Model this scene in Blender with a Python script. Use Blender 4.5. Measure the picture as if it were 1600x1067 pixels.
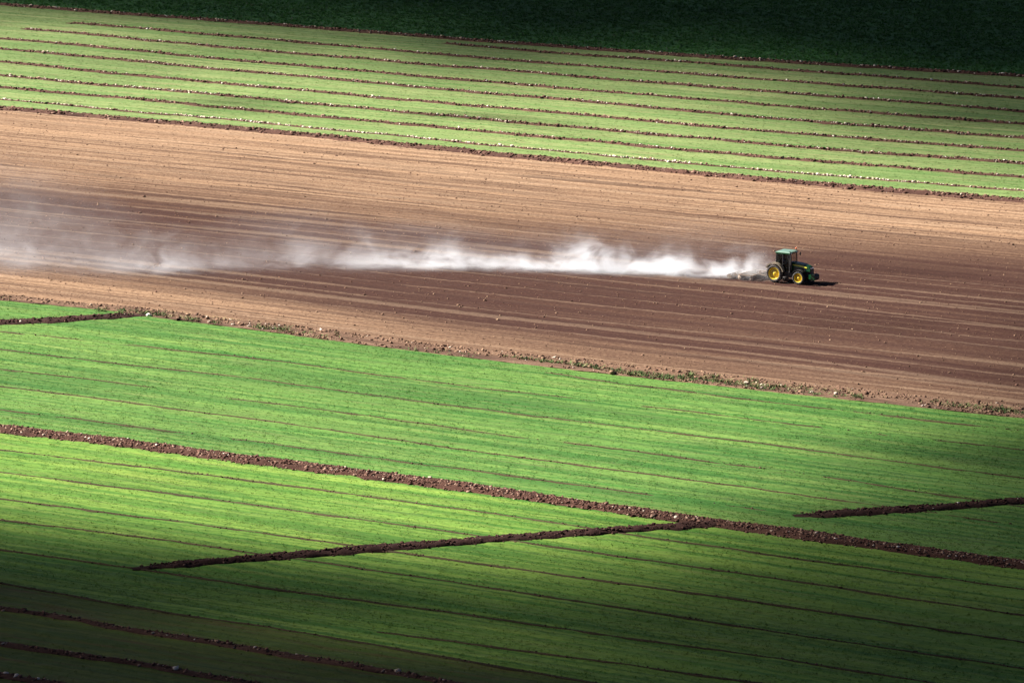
import bpy, bmesh, math
import numpy as np
from mathutils import Vector, Matrix

R = math.radians
scene = bpy.context.scene
for o in list(bpy.data.objects):
    bpy.data.objects.remove(o)
C = scene.collection

# ------------------------------------------------------------------ camera
F_PX, CX, CY, CAM_H = 6750.0, 800.0, 533.5, 70.0      # focal length in photo pixels, centre, height over the plain
PITCH = math.atan(1293.0 / F_PX)
cam_d = bpy.data.cameras.new('camera')
cam_d.sensor_width = 36.0
cam_d.lens = 36.0 * F_PX / 1600.0
cam_d.clip_start, cam_d.clip_end = 1.0, 20000.0
cam = bpy.data.objects.new('camera', cam_d)
cam.location = (0, 0, CAM_H)
cam.rotation_euler = (math.pi / 2 - PITCH, 0, 0)
C.objects.link(cam)
scene.camera = cam

# ------------------------------------------------------------------ sky, sun, exposure
SUN_AZ = R(-74.0)        # azimuth of the sun, measured from the view direction (+Y) towards +X
SUN_EL = R(36.0)
S = Vector((math.sin(SUN_AZ) * math.cos(SUN_EL), math.cos(SUN_AZ) * math.cos(SUN_EL), math.sin(SUN_EL)))
world = bpy.data.worlds.new('World')
scene.world = world
world.use_nodes = True
wn = world.node_tree
wn.nodes.clear()
sky = wn.nodes.new('ShaderNodeTexSky')
sky.sky_type = 'NISHITA'
sky.sun_disc = False
sky.sun_elevation = SUN_EL
sky.sun_rotation = SUN_AZ
sky.altitude = 300.0
sky.air_density = 0.12
sky.dust_density = 0.5
bg = wn.nodes.new('ShaderNodeBackground')
bg.inputs['Strength'].default_value = 0.05
wo = wn.nodes.new('ShaderNodeOutputWorld')
wn.links.new(sky.outputs[0], bg.inputs[0])
wn.links.new(bg.outputs[0], wo.inputs[0])
sun_d = bpy.data.lights.new('sun', 'SUN')
sun_d.energy = 5.0
sun_d.angle = R(0.53)
sun_d.color = (1.0, 0.95, 0.87)
sun = bpy.data.objects.new('sun', sun_d)
sun.rotation_euler = S.to_track_quat('Z', 'Y').to_euler()
sun.location = (0, 0, 900)
C.objects.link(sun)
scene.view_settings.view_transform = 'Standard'
scene.view_settings.look = 'None'
scene.view_settings.gamma = 1.0
scene.view_settings.use_curve_mapping = False
scene.view_settings.exposure = 2.02
scene.cycles.use_denoising = True
scene.cycles.max_bounces = 6
scene.cycles.diffuse_bounces = 3
scene.cycles.volume_bounces = 2
scene.cycles.transparent_max_bounces = 24
scene.cycles.volume_max_steps = 512

# ------------------------------------------------------------------ helpers: noise, pixel <-> ground
rng = np.random.default_rng(11)


def smooth(a, b, x):
    t = np.clip((x - a) / (b - a), 0.0, 1.0)
    return t * t * (3 - 2 * t)


def _hash(i, j, seed):
    n = (i.astype(np.int64) * 374761393 + j.astype(np.int64) * 668265263 + seed * 1442695041) & 0xFFFFFFFF
    n = ((n ^ (n >> 13)) * 1274126177) & 0xFFFFFFFF
    n = ((n ^ (n >> 16)) * 2246822519) & 0xFFFFFFFF
    return ((n ^ (n >> 15)) & 0xFFFFFF) / float(0xFFFFFF)


def vnoise(x, y, seed=0):
    xi, yi = np.floor(x), np.floor(y)
    fx, fy = x - xi, y - yi
    fx, fy = fx * fx * (3 - 2 * fx), fy * fy * (3 - 2 * fy)
    a, b = _hash(xi, yi, seed), _hash(xi + 1, yi, seed)
    c, d = _hash(xi, yi + 1, seed), _hash(xi + 1, yi + 1, seed)
    return (a + (b - a) * fx) * (1 - fy) + (c + (d - c) * fx) * fy - 0.5


def fbm(x, y, seed=0, n=4):
    s, a = 0.0, 1.0
    for k in range(n):
        s = s + a * vnoise(x * 2 ** k + 7.3 * k, y * 2 ** k - 3.1 * k, seed + k)
        a *= 0.5
    return s


_cp, _sp = math.cos(PITCH), math.sin(PITCH)


def ground_at(px, py):
    """point of the plain that the photograph shows at a pixel"""
    px, py = np.asarray(px, float), np.asarray(py, float)
    a, b = (px - CX) / F_PX, (CY - py) / F_PX
    dx, dy, dz = a, _cp + b * _sp, -_sp + b * _cp
    t = -CAM_H / dz
    return dx * t, dy * t


OBL = R(31.3)                                    # the furrows run this far off the picture plane
EU = (math.cos(OBL), -math.sin(OBL))
EV = (math.sin(OBL), math.cos(OBL))


def to_uv(x, y):
    return x * EU[0] + y * EU[1], x * EV[0] + y * EV[1]


def to_xy(u, v):
    return u * EU[0] + v * EV[0], u * EU[1] + v * EV[1]


def lin(pts):
    """a field border, traced on the ground, as v(u), straight on beyond its ends"""
    pts = np.array(pts, float)
    x, y = ground_at(pts[:, 0], pts[:, 1])
    u, v = to_uv(x, y)
    o = np.argsort(u)
    u, v = u[o], v[o]
    g = (v[-1] - v[0]) / (u[-1] - u[0])
    u = np.concatenate([[u[0] - 300], u, [u[-1] + 300]])
    v = np.concatenate([[v[0] - 300 * g], v, [v[-1] + 300 * g]])
    return lambda q: np.interp(q, u, v)


_py = np.linspace(-330, 1500, 80)
_ul = to_uv(*ground_at(np.full(80, -260.0), _py))
_ur = to_uv(*ground_at(np.full(80, 1860.0), _py))
_o1, _o2 = np.argsort(_ul[1]), np.argsort(_ur[1])


def u_left(v): return np.interp(v, _ul[1][_o1], _ul[0][_o1])
def u_right(v): return np.interp(v, _ur[1][_o2], _ur[0][_o2])


def z0(x, y):
    """gentle swell of the plain"""
    return 0.22 * vnoise(x / 34.0, y / 41.0, 5) + 0.08 * vnoise(x / 11.0 + 3, y / 13.0, 6)


# ------------------------------------------------------------------ helpers: mesh, objects
def mesh_np(name, co, loops, per_face, uv=None, attrs=None, smooth_shade=False):
    me = bpy.data.meshes.new(name)
    nf = len(loops) // per_face
    me.vertices.add(len(co))
    me.vertices.foreach_set('co', np.ascontiguousarray(co, np.float32).ravel())
    me.loops.add(len(loops))
    me.loops.foreach_set('vertex_index', np.ascontiguousarray(loops, np.int32))
    me.polygons.add(nf)
    me.polygons.foreach_set('loop_start', np.arange(nf, dtype=np.int32) * per_face)
    if smooth_shade:
        me.polygons.foreach_set('use_smooth', np.ones(nf, dtype=bool))
    if uv is not None:
        l = me.uv_layers.new(name='field')
        l.data.foreach_set('uv', np.ascontiguousarray(uv[loops], np.float32).ravel())
    for k, a in (attrs or {}).items():
        at = me.attributes.new(k, 'FLOAT', 'POINT')
        at.data.foreach_set('value', np.ascontiguousarray(a, np.float32))
    me.update(calc_edges=True)
    me.validate()
    return me


def obj(name, me, mat=None, parent=None, **props):
    o = bpy.data.objects.new(name, me)
    C.objects.link(o)
    if mat is not None and me is not None and not me.materials:
        me.materials.append(mat)
    if parent is not None:
        o.parent = parent
    for k, v in props.items():
        o[k] = v
    return o


def grid_loops(nu, nv):
    i = np.arange(nu - 1)[None, :]
    j = np.arange(nv - 1)[:, None]
    a = (j * nu + i).ravel()
    return np.stack([a, a + 1, a + 1 + nu, a + nu], 1).ravel()


def in_view_weight(x, y):
    return np.ones_like(x)


# ------------------------------------------------------------------ materials
def new_mat(name):
    m = bpy.data.materials.new(name)
    m.use_nodes = True
    nt = m.node_tree
    bs = nt.nodes['Principled BSDF']
    return m, nt, bs


def N(nt, kind, **kw):
    n = nt.nodes.new(kind)
    for k, v in kw.items():
        setattr(n, k, v)
    return n


def mixc(nt, fac, a, b, blend='MIX'):
    n = N(nt, 'ShaderNodeMix', data_type='RGBA', blend_type=blend)
    for k, v in ((0, fac), (6, a), (7, b)):
        if isinstance(v, (int, float)):
            n.inputs[k].default_value = v
        elif isinstance(v, (tuple, list)):
            n.inputs[k].default_value = (*v, 1.0)
        else:
            nt.links.new(v, n.inputs[k])
    return n.outputs[2]


def noise(nt, vec, sx, sy, detail=3, rough=0.55, scale=1.0):
    mp = N(nt, 'ShaderNodeMapping')
    mp.inputs['Scale'].default_value = (sx, sy, 1)
    nt.links.new(vec, mp.inputs['Vector'])
    n = N(nt, 'ShaderNodeTexNoise')
    n.inputs['Scale'].default_value = scale
    n.inputs['Detail'].default_value = detail
    n.inputs['Roughness'].default_value = rough
    nt.links.new(mp.outputs[0], n.inputs['Vector'])
    return n.outputs[0]


def remap(nt, val, a, b, c=0.0, d=1.0):
    n = N(nt, 'ShaderNodeMapRange')
    n.inputs[1].default_value, n.inputs[2].default_value = a, b
    n.inputs[3].default_value, n.inputs[4].default_value = c, d
    nt.links.new(val, n.inputs[0])
    return n.outputs[0]


def lines(nt, vec, su, sv, width, shift=0.0):
    """long thin wandering lines along u: 1 on a line, 0 between"""
    mp = N(nt, 'ShaderNodeMapping')
    mp.inputs['Scale'].default_value = (su, sv, 1)
    mp.inputs['Location'].default_value = (shift, shift * 1.7, 0)
    nt.links.new(vec, mp.inputs['Vector'])
    n = N(nt, 'ShaderNodeTexNoise')
    n.inputs['Scale'].default_value = 1.0
    n.inputs['Detail'].default_value = 1.0
    n.inputs['Roughness'].default_value = 0.4
    nt.links.new(mp.outputs[0], n.inputs['Vector'])
    d = N(nt, 'ShaderNodeMath', operation='SUBTRACT')
    nt.links.new(n.outputs[0], d.inputs[0])
    d.inputs[1].default_value = 0.5
    a = N(nt, 'ShaderNodeMath', operation='ABSOLUTE')
    nt.links.new(d.outputs[0], a.inputs[0])
    return remap(nt, a.outputs[0], width * 0.4, width, 1.0, 0.0)


def times(nt, a, b):
    n = N(nt, 'ShaderNodeMath', operation='MULTIPLY')
    for i, q in enumerate((a, b)):
        if isinstance(q, (int, float)):
            n.inputs[i].default_value = q
        else:
            nt.links.new(q, n.inputs[i])
    return n.outputs[0]


def attr(nt, name):
    return N(nt, 'ShaderNodeAttribute', attribute_name=name).outputs['Fac']


def uvvec(nt):
    return N(nt, 'ShaderNodeUVMap', uv_map='field').outputs[0]


def grass_mat(name, base, yellow, dark, soil, soil_amt):
    """young crop: green with drier streaks along the drill rows and soil showing between"""
    m, nt, bs = new_mat(name)
    uv = uvvec(nt)
    streak = noise(nt, uv, 0.03, 0.9, 4, 0.62)
    patch = noise(nt, uv, 0.03, 0.16, 4, 0.6)
    grain = noise(nt, uv, 0.9, 2.2, 4, 0.7)
    col = mixc(nt, remap(nt, streak, 0.38, 0.66), base, yellow)
    col = mixc(nt, remap(nt, patch, 0.46, 0.70, 0, 0.8), col, dark)
    col = mixc(nt, remap(nt, grain, 0.47, 0.68, 0, 0.7), col, dark)
    col = mixc(nt, times(nt, lines(nt, uv, 0.006, 0.55, 0.05, 3.0), 0.55), col, dark)
    col = mixc(nt, times(nt, lines(nt, uv, 0.008, 0.9, 0.06, 7.0), 0.35), col, yellow)
    bare = N(nt, 'ShaderNodeMath', operation='MULTIPLY')
    nt.links.new(remap(nt, noise(nt, uv, 0.10, 1.4, 4, 0.65), 0.52, 0.72), bare.inputs[0])
    bare.inputs[1].default_value = soil_amt
    col = mixc(nt, bare.outputs[0], col, soil)
    nt.links.new(col, bs.inputs['Base Color'])
    bs.inputs['Roughness'].default_value = 0.75
    bs.inputs['Specular IOR Level'].default_value = 0.15
    bp = N(nt, 'ShaderNodeBump')
    bp.inputs['Strength'].default_value = 0.5
    bp.inputs['Distance'].default_value = 0.06
    nt.links.new(noise(nt, uv, 4.0, 5.0, 2, 0.6), bp.inputs['Height'])
    nt.links.new(bp.outputs[0], bs.inputs['Normal'])
    return m


def blade_mat(name, base, yellow, dark, straw):
    m, nt, bs = new_mat(name)
    uv = uvvec(nt)
    streak = noise(nt, uv, 0.03, 0.9, 4, 0.62)
    patch = noise(nt, uv, 0.03, 0.16, 4, 0.6)
    col = mixc(nt, remap(nt, streak, 0.38, 0.66), base, yellow)
    col = mixc(nt, remap(nt, patch, 0.46, 0.70, 0, 0.8), col, dark)
    col = mixc(nt, times(nt, lines(nt, uv, 0.006, 0.55, 0.05, 3.0), 0.55), col, dark)
    col = mixc(nt, times(nt, lines(nt, uv, 0.008, 0.9, 0.06, 7.0), 0.35), col, yellow)
    r = attr(nt, 'shade')
    col = mixc(nt, remap(nt, r, 0.0, 0.45, 0.6, 0.0), col, dark)
    col = mixc(nt, remap(nt, r, 0.8, 1.0, 0, 0.55), col, straw)
    nt.links.new(col, bs.inputs['Base Color'])
    bs.inputs['Roughness'].default_value = 0.65
    bs.inputs['Specular IOR Level'].default_value = 0.2
    ge = N(nt, 'ShaderNodeNewGeometry')
    vm = N(nt, 'ShaderNodeVectorMath', operation='MULTIPLY_ADD')
    vm.inputs[1].default_value = (0.35, 0.35, 0.35)
    vm.inputs[2].default_value = (0, 0, 0.75)
    nt.links.new(ge.outputs['Normal'], vm.inputs[0])
    vn = N(nt, 'ShaderNodeVectorMath', operation='NORMALIZE')
    nt.links.new(vm.outputs[0], vn.inputs[0])
    nt.links.new(vn.outputs[0], bs.inputs['Normal'])
    tr = N(nt, 'ShaderNodeBsdfTranslucent')
    nt.links.new(col, tr.inputs['Color'])
    mx = N(nt, 'ShaderNodeMixShader')
    mx.inputs[0].default_value = 0.25
    nt.links.new(bs.outputs[0], mx.inputs[1])
    nt.links.new(tr.outputs[0], mx.inputs[2])
    nt.links.new(mx.outputs[0], nt.nodes['Material Output'].inputs['Surface'])
    return m


def soil_mat(name, dry, wet, pale, fine=1.0, rows_on=False):
    m, nt, bs = new_mat(name)
    uv = uvvec(nt)
    damp_shade = attr(nt, 'damp_shade')
    col = dry
    streak = noise(nt, uv, 0.02, 1.1, 5, 0.65)
    col = mixc(nt, remap(nt, streak, 0.44, 0.68, 0, 0.6), col, wet)
    col = mixc(nt, remap(nt, noise(nt, uv, 0.03, 0.5, 4, 0.6), 0.55, 0.75, 0, 0.35), col, pale)
    g = noise(nt, uv, 3.0 * fine, 3.6 * fine, 3, 0.7)
    col = mixc(nt, remap(nt, g, 0.5, 0.30, 0, 0.4), col, pale)
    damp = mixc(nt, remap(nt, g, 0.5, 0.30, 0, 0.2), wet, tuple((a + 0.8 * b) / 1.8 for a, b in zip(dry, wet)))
    col = mixc(nt, damp_shade, col, damp)  # damp tone; on the tilled field the mask carries painted shade as well
    if rows_on:
        brk = remap(nt, noise(nt, uv, 0.05, 0.3, 3, 0.6), 0.38, 0.58)
        col = mixc(nt, times(nt, times(nt, lines(nt, uv, 0.004, 0.42, 0.045), brk), 0.6), col, tuple(q * 0.75 for q in wet))
        col = mixc(nt, times(nt, lines(nt, uv, 0.005, 0.75, 0.06, 5.0), 0.4), col, wet)
        col = mixc(nt, times(nt, lines(nt, uv, 0.004, 0.25, 0.03, 9.0), 0.14), col, pale)
    col = mixc(nt, remap(nt, g, 0.5, 0.70, 0, 0.55), col, tuple(q * 0.8 for q in wet))
    nt.links.new(col, bs.inputs['Base Color'])
    bs.inputs['Roughness'].default_value = 0.95
    bs.inputs['Specular IOR Level'].default_value = 0.1
    bp = N(nt, 'ShaderNodeBump')
    bp.inputs['Strength'].default_value = 0.7
    bp.inputs['Distance'].default_value = 0.05
    nt.links.new(noise(nt, uv, 5.0, 6.0, 3, 0.65), bp.inputs['Height'])
    nt.links.new(bp.outputs[0], bs.inputs['Normal'])
    return m


def clod_mat(name, a, b, c):
    m, nt, bs = new_mat(name)
    r = attr(nt, 'shade')
    col = mixc(nt, remap(nt, r, 0.0, 0.7), a, b)
    col = mixc(nt, remap(nt, r, 0.8, 1.0), col, c)
    nt.links.new(col, bs.inputs['Base Color'])
    bs.inputs['Roughness'].default_value = 0.95
    bs.inputs['Specular IOR Level'].default_value = 0.1
    return m


SOIL_DRY, SOIL_WET_SHADE, SOIL_PALE = (0.275, 0.170, 0.101), (0.034, 0.0136, 0.0100), (0.42, 0.30, 0.20)  # the dark tone serves damp earth and shade painted on the tilled field
M_tilled = soil_mat('tilled_soil', SOIL_DRY, SOIL_WET_SHADE, SOIL_PALE, 1.0, True)
M_ridge = soil_mat('ridge_soil', (0.088, 0.044, 0.032), (0.038, 0.018, 0.014), (0.15, 0.088, 0.063), 1.6)
M_dug = soil_mat('dug_soil', (0.040, 0.018, 0.015), (0.020, 0.009, 0.008), (0.07, 0.036, 0.028), 1.6)
M_bank = soil_mat('bank_soil', (0.064, 0.029, 0.020), (0.028, 0.012, 0.009), (0.12, 0.066, 0.046), 1.6)
M_drill = soil_mat('drill_soil', (0.060, 0.045, 0.024), (0.030, 0.024, 0.013), (0.10, 0.085, 0.042), 1.6)
M_dug_clod = clod_mat('dug_clod', (0.025, 0.011, 0.009), (0.055, 0.026, 0.021), (0.11, 0.06, 0.046))
M_clod = clod_mat('soil_clod', (0.045, 0.020, 0.016), (0.115, 0.060, 0.044), (0.26, 0.17, 0.125))
M_clod_dry = clod_mat('dry_clod', (0.075, 0.040, 0.029), (0.15, 0.088, 0.058), (0.24, 0.155, 0.10))
M_stone = clod_mat('pale_stone', (0.32, 0.24, 0.18), (0.50, 0.42, 0.35), (0.68, 0.62, 0.55))
G_MID = ((0.046, 0.132, 0.021), (0.128, 0.204, 0.044), (0.018, 0.074, 0.011))
G_NEAR = ((0.066, 0.160, 0.020), (0.170, 0.250, 0.042), (0.026, 0.088, 0.010))
G_SPARSE = ((0.058, 0.096, 0.012), (0.095, 0.110, 0.018), (0.034, 0.058, 0.008))
G_STRIPE = ((0.098, 0.170, 0.046), (0.200, 0.225, 0.088), (0.058, 0.124, 0.028))
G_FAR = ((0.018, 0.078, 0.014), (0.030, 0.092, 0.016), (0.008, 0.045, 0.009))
SOIL_G = (0.16, 0.105, 0.06)
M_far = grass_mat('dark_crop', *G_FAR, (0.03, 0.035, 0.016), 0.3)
M_stripe = grass_mat('pale_crop', *G_STRIPE, SOIL_G, 0.5)
M_mid = grass_mat('green_crop', *G_MID, SOIL_G, 0.28)
M_sparse = grass_mat('thin_crop', *G_SPARSE, (0.090, 0.036, 0.018), 0.7)
M_near = grass_mat('lime_crop', *G_NEAR, SOIL_G, 0.25)
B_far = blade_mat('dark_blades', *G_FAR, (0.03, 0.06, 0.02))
B_stripe = blade_mat('pale_blades', *G_STRIPE, (0.19, 0.20, 0.10))
B_mid = blade_mat('green_blades', *G_MID, (0.20, 0.24, 0.09))
B_sparse = blade_mat('thin_blades', *G_SPARSE, (0.14, 0.12, 0.06))
B_near = blade_mat('lime_blades', *G_NEAR, (0.23, 0.27, 0.09))
M_ground = soil_mat('plain_soil', (0.10, 0.12, 0.045), (0.06, 0.09, 0.03), (0.15, 0.15, 0.07), 0.3)
M_verge = soil_mat('verge_soil', (0.15, 0.088, 0.056), (0.065, 0.036, 0.025), (0.26, 0.19, 0.135), 1.2)
M_weed = clod_mat('weed_leaf', (0.022, 0.045, 0.018), (0.06, 0.10, 0.03), (0.17, 0.18, 0.08))
M_straw = clod_mat('dry_grass', (0.11, 0.10, 0.045), (0.20, 0.165, 0.085), (0.32, 0.26, 0.16))

# ------------------------------------------------------------------ the setting: plain and fields
B1 = lin([(0, 8), (400, 37), (800, 68), (1200, 97), (1600, 121)])
B2 = lin([(0, 170), (400, 205), (800, 245), (1200, 282), (1600, 316)])
B3 = lin([(0, 464), (240, 487), (500, 517), (800, 552), (1200, 594), (1600, 637)])
B4 = lin([(0, 471), (180, 488), (250, 499), (500, 530), (800, 567), (1200, 611), (1600, 653)])
BM = lin([(0, 669), (400, 718), (800, 772), (1110, 816), (1600, 882)])
BS = lin([(0, 912), (250, 955), (500, 995), (800, 1047), (920, 1068)])
far_v = float(to_uv(*ground_at(800, -330))[1])
near_v = float(to_uv(*ground_at(800, 1400))[1])

gx = np.linspace(-4000, 4000, 41)
gy = np.linspace(-3000, 9000, 61)
GX, GY = np.meshgrid(gx, gy)
co = np.stack([GX.ravel(), GY.ravel(), np.full(GX.size, -0.45)], 1)
uvs = np.stack(to_uv(co[:, 0], co[:, 1]), 1)
obj('ground', mesh_np('ground', co, grid_loops(41, 61), 4, uvs, {'damp_shade': np.zeros(len(co))}), M_ground, kind='structure')


def field(name, vlo, vhi, du, dv, zf, mat, damp_shade=None):
    um = (u_left(vlo(-200.0)) + u_right(vhi(-200.0))) / 2
    wid = float(vhi(um) - vlo(um))
    span = float(np.max(u_right(vlo(um)) - u_left(vlo(um))) + 0.0)
    span = max(span, float(u_right(vhi(um)) - u_left(vhi(um))))
    nu, nv = int(span / du) + 1, max(3, int(wid / dv) + 1)
    s, t = np.meshgrid(np.linspace(0, 1, nu), np.linspace(0, 1, nv))
    u = np.full(s.shape, um)
    for _ in range(8):
        v = vlo(u) + (vhi(u) - vlo(u)) * t
        u = u_left(v) + s * (u_right(v) - u_left(v))
    v = vlo(u) + (vhi(u) - vlo(u)) * t
    x, y = to_xy(u, v)
    z = z0(x, y) + zf(u, v, x, y)
    co = np.stack([x.ravel(), y.ravel(), z.ravel()], 1)
    mo = damp_shade(u, v, x, y, t).ravel() if damp_shade else np.zeros(co.shape[0])
    me = mesh_np(name, co, grid_loops(nu, nv), 4, np.stack([u.ravel(), v.ravel()], 1), {'damp_shade': mo}, True)
    return obj(name, me, mat, kind='structure')


def z_crop(u, v, x, y):
    return 0.07 * fbm(u / 1.3, v / 0.7, 21, 3) + 0.06 * vnoise(u / 9, v / 0.9, 25)


def z_till(u, v, x, y):
    k = v + 0.25 * vnoise(u / 14, v / 6, 31)
    rid = np.abs(np.sin(k * math.pi / 0.62)) * (0.5 + vnoise(u / 25, k / 1.3, 33))
    deep = -np.exp(-((vnoise(u / 60 + 3, k / 3.1, 35)) / 0.035) ** 2)
    return 0.06 * rid + 0.06 * deep + 0.06 * fbm(u / 0.8, v / 0.45, 37, 2)


def band(pts):
    return lin(pts)


W_HI = band([(0, 300), (400, 335), (800, 365), (1200, 392), (1600, 415)])
W_LO = band([(0, 432), (200, 460), (600, 526), (1000, 580), (1600, 650)])


def damp_and_shade(u, v, x, y, t):
    """damp worked strip deepened with painted shade; offset darkens all but the sunlit upper edge"""
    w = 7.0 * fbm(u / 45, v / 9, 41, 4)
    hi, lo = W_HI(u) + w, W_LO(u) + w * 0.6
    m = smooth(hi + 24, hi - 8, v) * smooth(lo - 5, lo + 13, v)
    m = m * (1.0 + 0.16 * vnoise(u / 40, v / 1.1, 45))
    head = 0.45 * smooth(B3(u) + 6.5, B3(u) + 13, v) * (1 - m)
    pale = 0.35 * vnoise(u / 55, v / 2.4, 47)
    return np.clip(np.maximum(m, 0.30 * smooth(B2(u) - 5, B2(u) - 34, v)) + head * 0.25 + np.maximum(pale, -0.1) * 0.5, 0, 1)  # only the upper border stays pale, imitating sunlight there


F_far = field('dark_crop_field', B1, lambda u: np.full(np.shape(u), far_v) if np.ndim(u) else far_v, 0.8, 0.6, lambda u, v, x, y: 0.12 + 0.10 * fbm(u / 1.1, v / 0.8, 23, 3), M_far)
F_stripe = field('striped_crop_field', B2, B1, 0.6, 0.35, z_crop, M_stripe)
F_till = field('tilled_field', B3, B2, 0.5, 0.16, z_till, M_tilled, damp_and_shade)
F_verge = field('field_verge', B4, B3, 0.3, 0.2, lambda u, v, x, y: 0.10 * fbm(u / 1.4, v / 0.8, 51, 4) + 0.03, M_verge,
                lambda u, v, x, y, t: np.clip(0.5 + 1.2 * fbm(u / 4, v / 1.0, 53, 3), 0, 1))
F_mid = field('green_crop_field', BM, B4, 0.4, 0.25, z_crop, M_mid)
F_sparse = field('thin_crop_field', lambda u: np.full(np.shape(u), near_v) if np.ndim(u) else near_v, BS, 0.4, 0.25, z_crop, M_sparse)
F_near = field('lime_crop_field', BS, BM, 0.4, 0.25, z_crop, M_near)


# ------------------------------------------------------------------ ridges of turned soil
CUBE = np.array([(-1, -1, -1), (1, -1, -1), (1, 1, -1), (-1, 1, -1), (-1, -1, 1), (1, -1, 1), (1, 1, 1), (-1, 1, 1)], float)
CUBE_F = np.array([(0, 3, 2, 1), (4, 5, 6, 7), (0, 1, 5, 4), (1, 2, 6, 5), (2, 3, 7, 6), (3, 0, 4, 7)])


def lumps(name, x, y, z, size, mat, parent, flat=0.75, **props):
    """uneven broken lumps, one mesh"""
    n = len(x)
    base = CUBE[None] * 0.5 * (1 + rng.uniform(-0.45, 0.45, (n, 8, 1))) + rng.uniform(-0.22, 0.22, (n, 8, 3))
    sc = size[:, None, None] * np.stack([rng.uniform(0.75, 1.35, n), rng.uniform(0.75, 1.35, n), rng.uniform(0.6, 1.0, n) * flat], 1)[:, None, :]
    p = base * sc
    a, b = rng.uniform(0, 2 * math.pi, n)[:, None], rng.uniform(-0.6, 0.6, n)[:, None]
    py_, pz_ = p[..., 1] * np.cos(b) - p[..., 2] * np.sin(b), p[..., 1] * np.sin(b) + p[..., 2] * np.cos(b)
    px_ = p[..., 0] * np.cos(a) - py_ * np.sin(a)
    py_ = p[..., 0] * np.sin(a) + py_ * np.cos(a)
    co = np.stack([px_ + x[:, None], py_ + y[:, None], pz_ + z[:, None]], -1).reshape(-1, 3)
    loops = (np.arange(n)[:, None, None] * 8 + CUBE_F[None]).reshape(-1)
    sh = np.repeat(rng.uniform(0, 1, n), 8)
    me = mesh_np(name, co, loops, 4, None, {'shade': sh})
    return obj(name, me, mat, parent, kind='stuff', **props)


def ridge(pts, width, height, clods=8.0, csize=0.16, stones=0.0, ssize=0.2, wob=0.25, mat=None, taper=(1.5, 1.5), patchy=0.0, extend=(True, True), name='soil_ridge', cmat=None, double=0.0, seed=0):
    pts = np.array(pts, float)
    if extend[0]:
        d = pts[1] - pts[0]
        pts = np.vstack([pts[0] - d / abs(d[0]) * 250, pts])
    if extend[1]:
        d = pts[-1] - pts[-2]
        pts = np.vstack([pts, pts[-1] + d / abs(d[0]) * 250])
    x, y = ground_at(pts[:, 0], pts[:, 1])
    s = np.concatenate([[0], np.cumsum(np.hypot(np.diff(x), np.diff(y)))])
    L = s[-1]
    n = int(L / 0.3) + 2
    q = np.linspace(0, L, n)
    cx, cy = np.interp(q, s, x), np.interp(q, s, y)
    ker = np.ones(25) / 25
    if n > 80:
        cx[12:-12], cy[12:-12] = np.convolve(cx, ker, 'valid'), np.convolve(cy, ker, 'valid')
    tx, ty = np.gradient(cx), np.gradient(cy)
    l = np.hypot(tx, ty)
    tx, ty = tx / l, ty / l
    off = wob * fbm(q / 6.0, q * 0 + seed, 61 + seed, 3)
    end = smooth(0, taper[0], q) * smooth(0, taper[1], L - q) if taper else np.ones(n)
    m = 13
    a = np.linspace(-1, 1, m)
    wloc = width * (1 + 0.35 * fbm(q / 2.2, q * 0 + 9, 71 + seed, 3)) * (0.6 + 0.4 * end)
    prof = np.cos(a * math.pi / 2) ** 0.8
    if double:
        prof = prof * (1 - double * np.exp(-(a / 0.28) ** 2))
    A, Q = np.meshgrid(a, q)
    lat = off[:, None] + A * wloc[:, None] / 2
    X, Y = cx[:, None] - ty[:, None] * lat, cy[:, None] + tx[:, None] * lat
    nz = fbm(Q / 0.5, A * width / 0.8 + 31 * seed, 81 + seed, 3)
    if patchy:
        pm = smooth(-0.75 + 0.8 * patchy, -0.35 + 0.8 * patchy, fbm(q / 7.0, q * 0 + 2, 91 + seed, 3))[:, None]
    else:
        pm = 1.0
    Z = z0(X, Y) + (height * prof[None, :] * (0.85 + 0.8 * nz)) * (0.25 + 0.75 * end[:, None]) * pm - 0.09 * (np.abs(A) > 0.95) - 0.10 * (1 - pm) + 0.02
    uu, vv = to_uv(X.ravel(), Y.ravel())
    damp_shade = np.clip(0.35 + 0.9 * fbm(Q / 3, A, 95 + seed, 3), 0, 1).ravel()
    me = mesh_np(name, np.stack([X.ravel(), Y.ravel(), Z.ravel()], 1), grid_loops(m, n), 4, np.stack([uu, vv], 1), {'damp_shade': damp_shade}, False)
    o = obj(name, me, mat or M_ridge, kind='structure')

    def scatter(nm, per_m, size, mt, spread, lift, clump):
        k = int(L * per_m)
        if k < 3:
            return
        qq, aa = rng.uniform(0, L, k), np.clip(rng.normal(0, spread, k), -1.05, 1.05)
        keep = rng.uniform(0, 1, k) < np.interp(qq, q, (end * (pm[:, 0] if patchy else 1.0)))
        if clump:
            keep &= rng.uniform(-0.55, 0.35, k) < fbm(qq / 5.0, qq * 0 + 3.3, 101 + seed, 3)
        qq, aa = qq[keep], aa[keep]
        w_, of = np.interp(qq, q, wloc), np.interp(qq, q, off)
        la = of + aa * w_ / 2
        X2 = np.interp(qq, q, cx) - np.interp(qq, q, ty) * la
        Y2 = np.interp(qq, q, cy) + np.interp(qq, q, tx) * la
        sz = size * np.clip(np.exp(rng.normal(-0.1, 0.5, len(qq))), 0.35, 2.1)
        Z2 = z0(X2, Y2) + height * np.maximum(np.cos(aa * math.pi / 2), 0) ** 0.8 * 0.85 * (1 - (double * np.exp(-(aa / 0.28) ** 2) if double else 0)) + lift * sz
        lumps(nm, X2, Y2, Z2, sz, mt, o)
    if clods:
        scatter('clods', clods, csize, cmat or M_clod, 0.5, 0.15, False)
    if stones:
        scatter('stones', stones, ssize, M_stone, 0.4, 0.3, True)
    return o


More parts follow.
